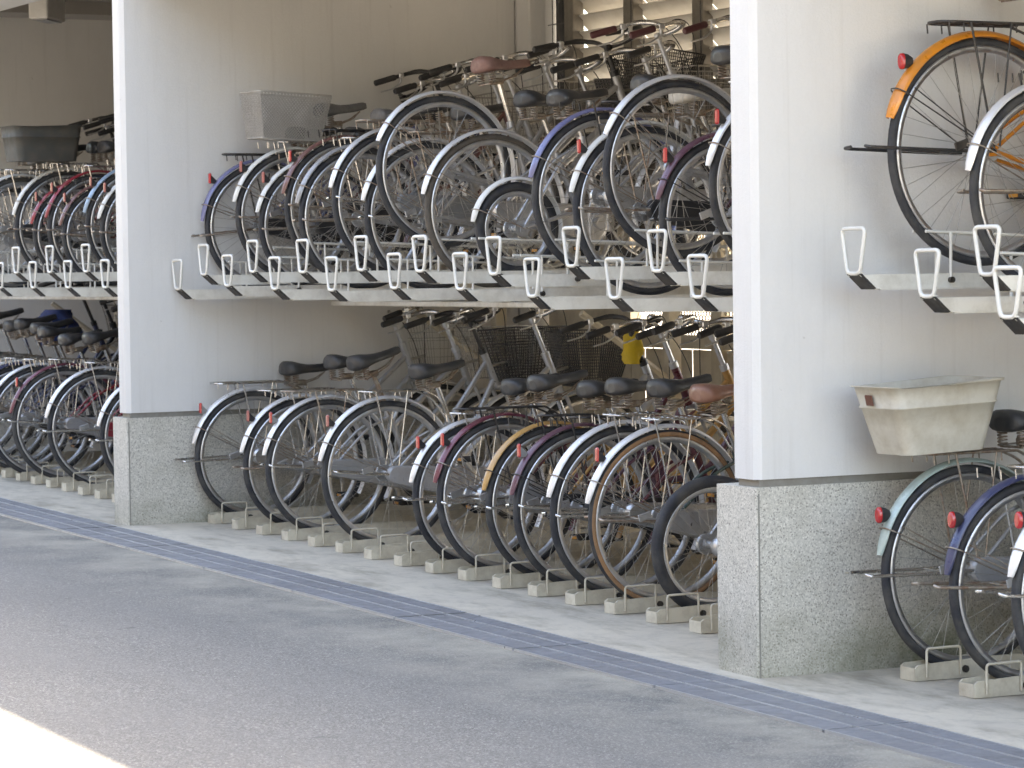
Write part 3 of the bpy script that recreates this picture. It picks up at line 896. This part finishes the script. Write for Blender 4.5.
    def fork():
        m = MB(); cr_ = HB - ax * .03
        m.tube([cr_, HB], .017, 8)
        m.tube([cr_ + Vector((0, -.052, 0)), cr_ + Vector((0, .052, 0))], .012, 8)
        for s_ in (-1, 1):
            lower = cr_ + (-ax) * max(.03, (cr_.z - R) * .55)
            m.tube(rounded([cr_ + Vector((0, s_ * .05, 0)), lower + Vector((0, s_ * .052, 0)), (WB, s_ * .055, R)], .1, 6), [.011] * 1 + [.0105] * 7 + [.008], 8)
        return m
    steer(obj('fork', cached(('fo', R, small, g('forkm', fr)), fork, 'fork', pc(g('forkm', 'alu'))), root))
    wf = wheel_parts(R, root, True, ty, hf, fat); steer(wf, hf)
    if f2: steer(f2, hf)
    hz = g('hz', 1.0) + .075
    HC = HT + ax * ((hz - .03 - HT.z) / ax.z)
    def stem():
        m = MB(); m.tube([HT, HC], .0115, 10); m.tube([HT + ax * .012, HT + ax * .04], .021, 12)
        m.tube([HC, HC + Vector((.022, 0, .004))], .016, 8); m.tube([HC + ax * -.02, HC + ax * .012], .016, 10)
        return m
    smat = BLACKM if g('bars') == 'black' else ALU
    steer(obj('stem', cached(('sm', hz, small, g('bars')), stem, 'stem', smat), root))
    bx_ = HC.x + .02; bz = HC.z + .004
    flat = g('flat')
    def half(s_):
        if flat: return rounded([(bx_, 0, bz), (bx_ + .01, s_ * .1, bz + .01), (bx_ - .01, s_ * .2, bz + .02), (bx_ - .05, s_ * .29, bz + .02)], .05)
        return rounded([(bx_, 0, bz), (bx_ + .03, s_ * .09, bz + .02), (bx_ + .05, s_ * .17, bz + .055), (bx_ - .02, s_ * .25, bz + .06), (bx_ - .24, s_ * .275, bz - .005)], .06, 5)
    def bar():
        m = MB(); a = half(-1)[::-1]; b = half(1)
        m.tube(a + b[1:], .011, 9); return m
    hbj = obj('handlebar', cached(('hb', hz, small, flat, g('bars')), bar, 'handlebar', BLACKM if g('bars') == 'black' else CHROME), root); steer(hbj)
    gm_ = {'black': BLACKP, 'burgundy': BURGP, 'grey': GREYP}[g('grip', 'black')]
    for s_ in (-1, 1):
        pts = half(s_); e = Vector(pts[-1]); d = (Vector(pts[-2]) - e).normalized()
        if (Vector(pts[-2]) - e).length < .12: d = (Vector(pts[-3]) - e).normalized()
        def grip():
            m = MB(); m.tube([e - d * .006, e, e + d * .11, e + d * .118], [.013, .0165, .0165, .013], 10); return m
        obj('grip', cached(('gr', s_, hz, small, flat, g('grip', 'black')), grip, 'grip', gm_), hbj)
        def lever():
            m = MB(); q = e + d * .15
            m.box(q, (.03, .028, .028), 0, None, .005)
            m.tube(rounded([q + Vector((.0, 0, -.01)), q + Vector((-.0, s_ * .005, -.04)), q - d * .05 + Vector((0, 0, -.058)), q - d * .12 + Vector((0, 0, -.055))], .02), [.007, .007, .006, .006, .0055, .0055, .005, .005, .0045, .004, .004, .004][:12], 6, 0, False, True)
            return m
        obj('brake_lever', cached(('lv', s_, hz, small, flat), lever, 'brake_lever', ALU), hbj)
    def bell():
        m = MB(); c = Vector((bx_ + .035, -.1, bz + .05))
        rings = [[(c.x + r_ * math.cos(2 * PI * i / 16), c.y + r_ * math.sin(2 * PI * i / 16), c.z + h_) for i in range(16)] for r_, h_ in ((.024, 0), (.026, .006), (.022, .018), (.01, .025))]
        m.loft(rings); m.tube([c + Vector((0, 0, -.02)), c], .006, 6); return m
    obj('bell', cached(('be', hz, small), bell, 'bell', CHROME), hbj)
    def cable():
        m = MB()
        for s_, k_ in ((-1, .1), (1, .06)):
            pts = half(s_); e = Vector(pts[-1]); d = (Vector(pts[-2]) - e).normalized(); q = e + d * .16
            p0 = q; p1 = q + Vector((.16, -s_ * .02, .1)); p2 = Vector((bx_ + .15, s_ * .04, bz - .02)); p3 = Vector((HB.x + .06, s_ * .02, HB.z + .02))
            m.tube([(1 - t) ** 3 * p0 + 3 * t * (1 - t) ** 2 * p1 + 3 * t * t * (1 - t) * p2 + t ** 3 * p3 for t in [i / 14 for i in range(15)]], .0024, 4)
        return m
    obj('brake_cable', cached(('cb', hz, small, flat), cable, 'brake_cable', BLACKP), hbj)
    fb = g('fb')
    if fb:
        mt = {'wire': paint('steel_basket_wire', (.42, .41, .39), .4, .7, 0, .3), 'dark': BLACKM, 'black': BLACKM}[fb]
        if fb == 'wire': o = obj('front_basket', cached('fbw', lambda: grid_basket(.24, .2, .37, .31, .27, 12, 10, 6, .0016), 'front_basket', mt), root)
        else: o = obj('front_basket', cached('fbd', lambda: grid_basket(.24, .2, .39, .33, .27, 28, 24, 18, .0021), 'front_basket', mt), root)
        steer(o, (HT.x + .235, 0, .74)); 
        def bst():
            m = MB()
            for s_ in (-1, 1): m.tube([(0, s_ * .07, 0), (-.02 + (WB - HT.x - .235), s_ * .06, R - .74)], .003, 5)
            m.tube([(-.1, 0, .1), (-.2, 0, .08)], .008, 6)
            return m
        obj('basket_stay', cached(('bst', R, small), bst, 'basket_stay', SPOKE), o)
    if g('lamp', True):
        def lamp():
            m = MB()
            rings = [[(xx, r_ * math.cos(2 * PI * i / 14), r_ * math.sin(2 * PI * i / 14)) for i in range(14)] for xx, r_ in ((-.03, .012), (-.015, .026), (.02, .03))]
            m.loft(rings, 0); rings = [[(xx, r_ * math.cos(2 * PI * i / 14), r_ * math.sin(2 * PI * i / 14)) for i in range(14)] for xx, r_ in ((.0205, .028), (.026, .02))]
            m.loft(rings, 1); m.tube([(0, 0, -.02), (0, .03, -.06)], .004, 5); return m
        o = obj('headlight', cached('lamp', lamp, 'headlight', [CHROME, LENS]), root); steer(o, (WB + .03, -.03, 2 * R + .05))
    if g('lock'):
        def lock():
            m = MB(); m.sweep(.052, [(0, -.008), (.014, -.008), (.014, .008), (0, .008)], R_(-60), R_(240), 22); m.box((.0, 0, .06), (.05, .03, .022), 0, None, .005)
            return m
        o = obj('ring_lock', cached('lock', lock, 'ring_lock', BLACKP), root, (.235, -.0, .53)); o.rotation_euler = (0, R_(65), PI / 2)
    return root

GL, GU = 'bicycles parked on the floor racks', 'bicycles parked on the upper rack'
ty_up = lambda i: .7654 + (16 - i) * P
lo_y = lambda i: 1.0511 + (15 - i) * P + .0425
def low(i, x, R, label, **k):
    k.update(R=R, label=label, group=GL); y = lo_y(i); bicycle(x, y, gz(x, y) + .018, k)
def up(i, x, zh, R, label, **k):
    k.update(R=R, label=label, group=GU); bicycle(x, ty_up(i), zh - R, k)
# --- middle bay, floor racks (left to right)
low(0, .669, .34, 'bicycle with white mudguard and steel carrier at the left end of the middle floor row', fender='steel', fb='wire', saddle='black', sh=.8, ks=.09, carrier='steel', style='straight', hz=1.0, case='silver', rh='g', steer=.12)
low(2, .671, .335, 'second bicycle of the middle floor row, silver mudguard and dull reflector', fender='steel', fb='wire', saddle='black', sh=.86, tilt=2, refl='faded', frame='silver', ks=.03, hz=.99, style='straight', ksm='rust')
low(3, .665, .34, 'bicycle with grey mudguard and upturned black saddle, third in the middle floor row', fender='steel', carrier='rust', saddle='black', sh=.89, tilt=14, fb='dark', postm='rust', frame='silver', bars='black', ks=.0, case='clear')
low(5, .685, .352, 'large silver bicycle with bright white mudguard, fourth from the left of the middle floor row', fender='steel', tyre='black', saddle='black', sh=.86, tilt=8, frame='alu', style='straight', fb='dark', case='grey', refl='faded', cx0=-.14, ks=-.04, hz=1.04)
low(8, .668, .325, 'bicycle with white mudguard directly left of the wine red one on the floor racks', fender='steel', carrier='steel', cx0=-.12, saddle='black', sh=.83, frame='silver', fb=None, refl='red', rshape='bar', hz=1.0, bars='black', case='silver', style='straight')
low(9, .65, .345, 'bicycle with dull wine red mudguard and black carrier on the middle floor racks', fender='maroon', carrier='black', frame='darkred', saddle='black', sh=.86, tilt=8, refl='red', rshape='bar', ks=.0, fb=None)
low(10, .713, .335, 'bicycle with golden tan mudguard on the middle floor racks', fender='gold', frame='gold', carrier='black', cx0=-.06, saddle='black', sh=.84, refl=None, ks=.02, fb=None, style='straight', stay='black')
low(11, .679, .34, 'bicycle with purple mudguard between the golden and white ones', fender='purple', frame='purple', carrier='black', cx0=-.05, saddle='black', sh=.86, refl='red', ks=.0, fb='wire', case='black', stay='black', style='loop')
low(12, .681, .355, 'bicycle with broad white mudguard left of the tan tyred one on the floor racks', fender='steel', carrier='steel', cx0=-.09, frame='darkred', saddle='black', sh=.88, tilt=8, refl=None, ks=.0, fb='dark', case='silver')
low(13, .678, .356, 'bicycle with tan walled tyres and brown saddle on the middle floor racks', fender='steel', tyre='tan', carrier='steel', cx0=-.1, frame='dgreen', saddle='brown', sh=.87, tilt=6, refl='red', rshape='bar', ks=-.02, ksm='rust', fb='dark', case='silver', style='straight', bars='black')
low(14, .70, .275, 'small bicycle with fat black tyres and no mudguard beside the near granite base', fender=None, carrier=None, frame='silver', fat=1.5, saddle='grey', sh=.78, ks=None, case='silver', fb=None, style='one', refl=None)
# --- middle bay, upper rack
up(0, .748, 1.64, .335, 'bicycle with blue mudguard and black carrier, leftmost on the middle upper rack', fender='blue', frame='blue', carrier='black', cx0=-.22, saddle='black', sh=.84, ks=.05, kr=-7, ksm='rust', refl='red', rshape='bar', lean=0, tip=5, fb=None, hz=.98, bars='black')
up(1, .786, 1.69, .335, 'bicycle with cream mudguard and silver mesh rear basket on the upper rack', fender='white', carrier='steel', rbasket='mesh', cx0=-.1, saddle='grey', sh=.9, tilt=6, refl='faded', rshape='bar', frame='silver', ks=.0, ksm='rust', bars='black', fb=None)
up(2, .771, 1.63, .325, 'bicycle with narrow cream mudguard behind the mesh basket bicycle on the upper rack', fender='white', carrier='rust', cx0=-.1, refl='faded', rshape='bar', frame='navy', saddle='black', sh=.8, ks=.0, ksm='rust', fb='wire')
up(3, .792, 1.71, .345, 'bicycle with brownish red mudguard on the upper rack', fender='brown', carrier='black', cx0=-.12, refl='red', rshape='bar', frame='brown', saddle='grey', sh=.82, ks=.0, ksm='rust', hz=1.0, fb=None)
up(4, .728, 1.655, .345, 'bicycle with dull grey mudguard on the upper rack next to the brownish red one', fender='grey', frame='silver', refl=None, carrier='steel', cx0=-.1, saddle='black', sh=.84, ks=.0, ksm='rust', fb='wire')
up(5, .763, 1.72, .348, 'bicycle with white mudguard partly behind a raised wheel, sixth on the upper rack', fender='steel', frame='silver', refl=None, carrier='rust', cx0=-.2, saddle='black', sh=.84, ks=.0, fb=None, case='clear')
up(6, .778, 1.65, .348, 'bicycle with white mudguard seen through the raised wheel on the upper rack', fender='steel', frame='silver', refl=None, carrier='rust', cx0=-.1, saddle='black', sh=.86, ks=.0, fb='dark', style='straight')
up(7, .657, 1.85, .348, 'raised bicycle with tall white mudguard and dusky pink saddle on the upper rack', fender='steel', frame='silver', refl=None, carrier=None, saddle='pink', sh=.88, ks=None, fb='dark', pitch=.09, tip=17, style='straight', bars='black', hz=.97)
up(8, .772, 1.66, .348, 'bicycle with faded brown tyre and white mudguard on the upper rack', fender='steel', tyre='faded', frame='silver', refl=None, carrier=None, saddle='black', sh=.86, tilt=-2, ks=None, fb='wire', style='straight', case='silver')
up(9, .713, 1.575, .205, 'small folding bicycle with fat little wheel and cream mudguard on the upper rack', fender='white', frame='silver', refl=None, carrier=None, saddle='black', sh=.8, ks=None, fat=1.35, style='one', fb=None, hz=1.02, grip='burgundy', tip=8)
up(11, .787, 1.70, .348, 'bicycle with lavender blue mudguard right of centre on the upper rack', fender='blue', frame='silver', refl=None, carrier='black', cx0=-.0, saddle='black', sh=.83, ks=None, fb='wire', style='straight', grip='burgundy', hz=1.04, case='silver')
up(12, .81, 1.63, .348, 'bicycle with white mudguard bearing a red mark, behind the large raised wheel', fender='white', frame='silver', refl='red', rshape='bar', carrier='rust', cx0=-.1, saddle='cream', sh=.84, ks=.0, ksm='rust', fb='wire', style='straight')
up(13, .737, 1.79, .352, 'raised bicycle with large wheel and broad white mudguard near the white wall', fender='steel', frame='silver', refl=None, carrier=None, saddle='black', sh=.84, ks=None, tip=18, pitch=.06, fb='dark', grip='burgundy')
up(14, .778, 1.59, .31, 'bicycle with plum mudguard and bright reflector on the upper rack', fender='purple', frame='purple', refl='red', rshape='bar', carrier='black', cx0=-.05, saddle='black', sh=.8, ks=.0, ksm='black', fb='wire', case='clear', stay='black')
up(15, .842, 1.70, .345, 'white mudguarded bicycle cut off by the white wall on the middle upper rack', fender='steel', frame='lightblue', refl='red', rshape='bar', carrier='steel', saddle='grey', sh=.84, ks=None, fb=None)
# --- right bay
def at(x, y, z, R, label, grp, **k):
    k.update(R=R, label=label, group=grp); bicycle(x, y, z - R, k)
at(.795, -.21, 1.775, .39, 'orange bicycle with black carrier high on the right bay upper rack', GU, fender='orange', frame='orange', fw=.033, fd=.022, carrier='black', cx0=-.2, refl='red', rshape='round', saddle='black', ks=.13, ksm='black', fb=None, stay='black', tip=16, ra=44, sh=1.02, blackparts=True, lean=0, yaw=0, ca=2.9, case=None, bars='black')
at(.845, -.535, 1.635, .345, 'orange framed bicycle with white mudguard at the right edge of the upper rack', GU, fender='steel', frame='orange', carrier='black', cx0=-.1, refl=None, saddle='black', ks=.0, ksm='rust', fb=None, yaw=0, lean=0, case='orange', tip=10)
at(.681, -.26, gz(.68, -.26) + .018 + .352, .352, 'bicycle with cream plastic rear basket and greenish mudguard in the right bay', GL, fender='green', frame='silver', carrier='rust', cx0=-.22, rbasket='cream', refl='red', rshape='round', saddle='black', sh=.86, ks=.10, ksm='steel', fb=None, yaw=0, lean=0, tip=10, ra=30)
at(.661, -.65, gz(.66, -.65) + .018 + .34, .34, 'bicycle with navy blue mudguard and round red reflector in the right bay', GL, fender='navy', frame='navy', carrier='steel', cx0=-.08, refl='red', rshape='round', saddle='black', ks=.10, ksm='rust', fb=None, yaw=0, lean=0, tip=8, ra=36, case='black')
at(.64, -1.01, gz(.64, -1.01) + .018 + .345, .345, 'bicycle with silver blue mudguard at the right edge of the floor racks', GL, fender='steel', frame='lightblue', carrier='steel', cx0=-.1, refl='red', rshape='round', saddle='black', ks=.09, ksm='steel', fb=None, yaw=0, lean=0)
# --- left bay
LU = [(9.60, .62, 1.685, .34, 'white', 'steel', 'bicycle with ivory mudguard cut off by the left edge on the upper rack', dict(saddle='black', sh=.86, refl=None)),
      (9.25, .805, 1.702, .352, 'white', 'steel', 'bicycle with dark covered rear basket on the left bay upper rack', dict(rbasket='dark', saddle='black', refl=None)),
      (8.95, .778, 1.65, .305, 'red', 'black', 'small bicycle with red mudguard on the left bay upper rack', dict(frame='red', refl='faded', rshape='bar')),
      (8.64, .803, 1.675, .34, 'red', 'steel', 'larger bicycle with faded red mudguard on the left bay upper rack', dict(frame='red', refl='faded', rshape='bar', saddle='grey', sh=.88)),
      (8.33, .748, 1.63, .3, 'brown', 'black', 'bicycle with dull brown mudguard on the left bay upper rack', dict(frame='brown', refl='faded', rshape='bar', saddle='grey')),
      (8.0, .816, 1.689, .34, 'lightblue', 'steel', 'bicycle with pale blue mudguard on the left bay upper rack', dict(frame='lightblue', refl='faded', rshape='bar', saddle='black', sh=.92)),
      (7.7, .783, 1.65, .33, 'white', 'steel', 'bicycle with ivory mudguard second from the white wall edge on the left upper rack', dict(refl='faded', rshape='bar', saddle='grey')),
      (7.39, .80, 1.70, .335, 'white', 'steel', 'bicycle with ivory mudguard touching the white wall edge on the left upper rack', dict(refl=None, saddle='grey', sh=.9))]
for (yy, xx, zz, R, f_, c_, lab, kw) in LU:
    at(xx, yy, zz, R, lab, GU, fender=f_, carrier=c_, cx0=-.1, ks=.02, ksm='rust', fb='dark' if yy in (9.6, 8.0) else None, **kw)
LU2 = [(9.95, .78, 1.70, 'black', 'black', 'bicycle on the left bay upper rack whose grey saddle shows behind the dark basket'),
       (10.3, .78, 1.64, 'steel', 'grey', 'bicycle on the left bay upper rack with its rear wheel beyond the left edge'),
       (10.65, .78, 1.70, 'maroon', 'black', 'farthest bicycle of the left bay upper rack, mostly outside the frame')]
for (yy, xx, zz, f_, sd_, lab) in LU2: at(xx, yy, zz, .34, lab, GU, fender=f_, frame='silver', saddle=sd_, sh=.88, fb='dark', ks=None, bars='black')
LL2 = [(9.9, .65, 'white', 'navy', 'black', .93, 'bicycle behind the white mudguard in the left bay, black bars and saddle'),
       (10.2, .66, 'steel', 'silver', 'black', .95, 'bicycle with chrome bars under the left bay trays, rear wheel out of frame'),
       (10.5, .66, 'black', 'black', 'black', .93, 'black bicycle beyond the left edge with its bars in view'),
       (10.85, .66, 'navy', 'navy', 'black', .98, 'farthest bicycle of the left bay floor row, saddle at the left edge')]
for (yy, xx, f_, fr_, sd_, sh_, lab) in LL2: at(xx, yy, gz(xx, yy) + .36, .34, lab, GL, fender=f_, frame=fr_, saddle=sd_, sh=sh_, tilt=10, fb='wire' if fr_ != 'silver' else None, ks=None, bars='black' if fr_ != 'silver' else None, hz=1.1)
LL = [(9.60, .60, .34, 'navy', dict(frame='navy', saddle='black', sh=.9), 'bicycle with dark blue mudguard at the left edge of the floor racks'),
      (9.1, .56, .345, 'steel', dict(frame='navy', saddle='black', sh=.88, tilt=10, bars='black'), 'bicycle with white mudguard at the left edge of the left bay floor row'),
      (8.8, .617, .35, 'maroon', dict(frame='red', saddle='black', sh=.9, tilt=12, bars='black', refl='red', rshape='bar'), 'bicycle with maroon mudguard in the left bay floor row'),
      (8.23, .65, .35, 'steel', dict(frame='red', saddle='black', sh=.86, case='red', refl=None), 'bicycle with white mudguard and red frame in the left bay floor row'),
      (7.62, .741, .335, 'steel', dict(frame='silver', refl=None, sh=.86, saddle='grey'), 'bicycle half hidden behind the farther granite base in the left bay')]
for (yy, xx, R, f_, kw, lab) in LL:
    at(xx, yy, gz(xx, yy) + .02 + R, R, lab, GL, fender=f_, carrier='steel', cx0=-.1, ks=.04, fb='dark' if yy in (9.1, 8.8) else None, **kw)

# blue bag in a basket of the left bay, yellow bag in the middle bay
def bag(name, label, x, y, z, s, mat):
    m = MB(); rings = []
    for i in range(9):
        t = i / 8; r = []
        for j in range(18):
            a = 2 * PI * j / 18
            q = (1 + .18 * math.sin(3 * a + i) + .1 * math.sin(5 * a + 2 * i)) * (.75 + .45 * math.sin(PI * min(1, t * 1.05) + .25))
            r.append((math.cos(a) * s[0] * q, math.sin(a) * s[1] * q, s[2] * t))
        rings.append(r)
    m.loft(rings)
    tag(obj(name, m, None, (x, y, z), mat), label, 'bag')
bag('cloth_bag', 'crumpled dark blue cloth bag hanging among the handlebars of the left bay', 1.10, 10.35, .93, (.12, .15, .24), BLUEC)
bag('plastic_bag', 'yellow plastic bag behind the handlebars of the middle floor row', 1.50, 3.4, .95, (.035, .05, .17), YELC)

# ------------------------------------------------------------------ camera
cam = bpy.data.cameras.new('camera'); co = bpy.data.objects.new('camera', cam); COL.objects.link(co); SC.camera = co
a, t_, q_ = CAM['yaw'], CAM['pitch'], CAM['roll']
r = Vector((math.cos(a), -math.sin(a), 0)); F = Vector((math.sin(a), math.cos(a), 0)); U = Vector((0, 0, 1))
F2 = F * math.cos(t_) + U * math.sin(t_); U2 = U * math.cos(t_) - F * math.sin(t_)
r3 = r * math.cos(q_) + U2 * math.sin(q_); U3 = U2 * math.cos(q_) - r * math.sin(q_)
M = Matrix(((r3.x, U3.x, -F2.x, CAM['x']), (r3.y, U3.y, -F2.y, CAM['y']), (r3.z, U3.z, -F2.z, CAM['h']), (0, 0, 0, 1)))
co.matrix_world = M
cam.sensor_width = 36; cam.lens = CAM['f'] / 1024 * 36; cam.clip_end = 1500; cam.clip_start = .1
cam.dof.use_dof = True; cam.dof.focus_distance = 11.5; cam.dof.aperture_fstop = 9

# ------------------------------------------------------------------ light
ELEV = 56.3; AZ = R_(90)
w = bpy.data.worlds.new('World'); SC.world = w; w.use_nodes = True
nt = w.node_tree; bg = nt.nodes['Background']
sky = nt.nodes.new('ShaderNodeTexSky'); sky.sky_type = 'NISHITA'; sky.sun_disc = False
sky.sun_elevation = R_(ELEV); sky.sun_rotation = AZ; sky.dust_density = 2.5; sky.air_density = 1.0; sky.ozone_density = 1.0
nt.links.new(sky.outputs[0], bg.inputs[0]); bg.inputs[1].default_value = .15
sl = bpy.data.lights.new('sun', 'SUN'); so = bpy.data.objects.new('sun', sl); COL.objects.link(so)
sl.energy = 3.2; sl.angle = R_(.53); sl.color = (1, .95, .87)
d = Vector((math.cos(R_(ELEV)) * math.sin(AZ), math.cos(R_(ELEV)) * math.cos(AZ), math.sin(R_(ELEV))))
so.rotation_euler = d.to_track_quat('Z', 'Y').to_euler(); so.location = (30, 0, 40)

vs = SC.view_settings
vs.view_transform = 'Standard'; vs.look = 'None'; vs.gamma = 1; vs.exposure = 3.1; vs.use_curve_mapping = False
try:
    vs.use_white_balance = True; vs.white_balance_temperature = 8150; vs.white_balance_tint = 11
except Exception: pass
SC.cycles.use_denoising = True
SC.cycles.max_bounces = 8; SC.cycles.diffuse_bounces = 5; SC.cycles.glossy_bounces = 3
SC.cycles.caustics_reflective = False; SC.cycles.caustics_refractive = False
SC.cycles.sample_clamp_indirect = 6
SC.cycles.use_adaptive_sampling = True; SC.cycles.adaptive_threshold = .02
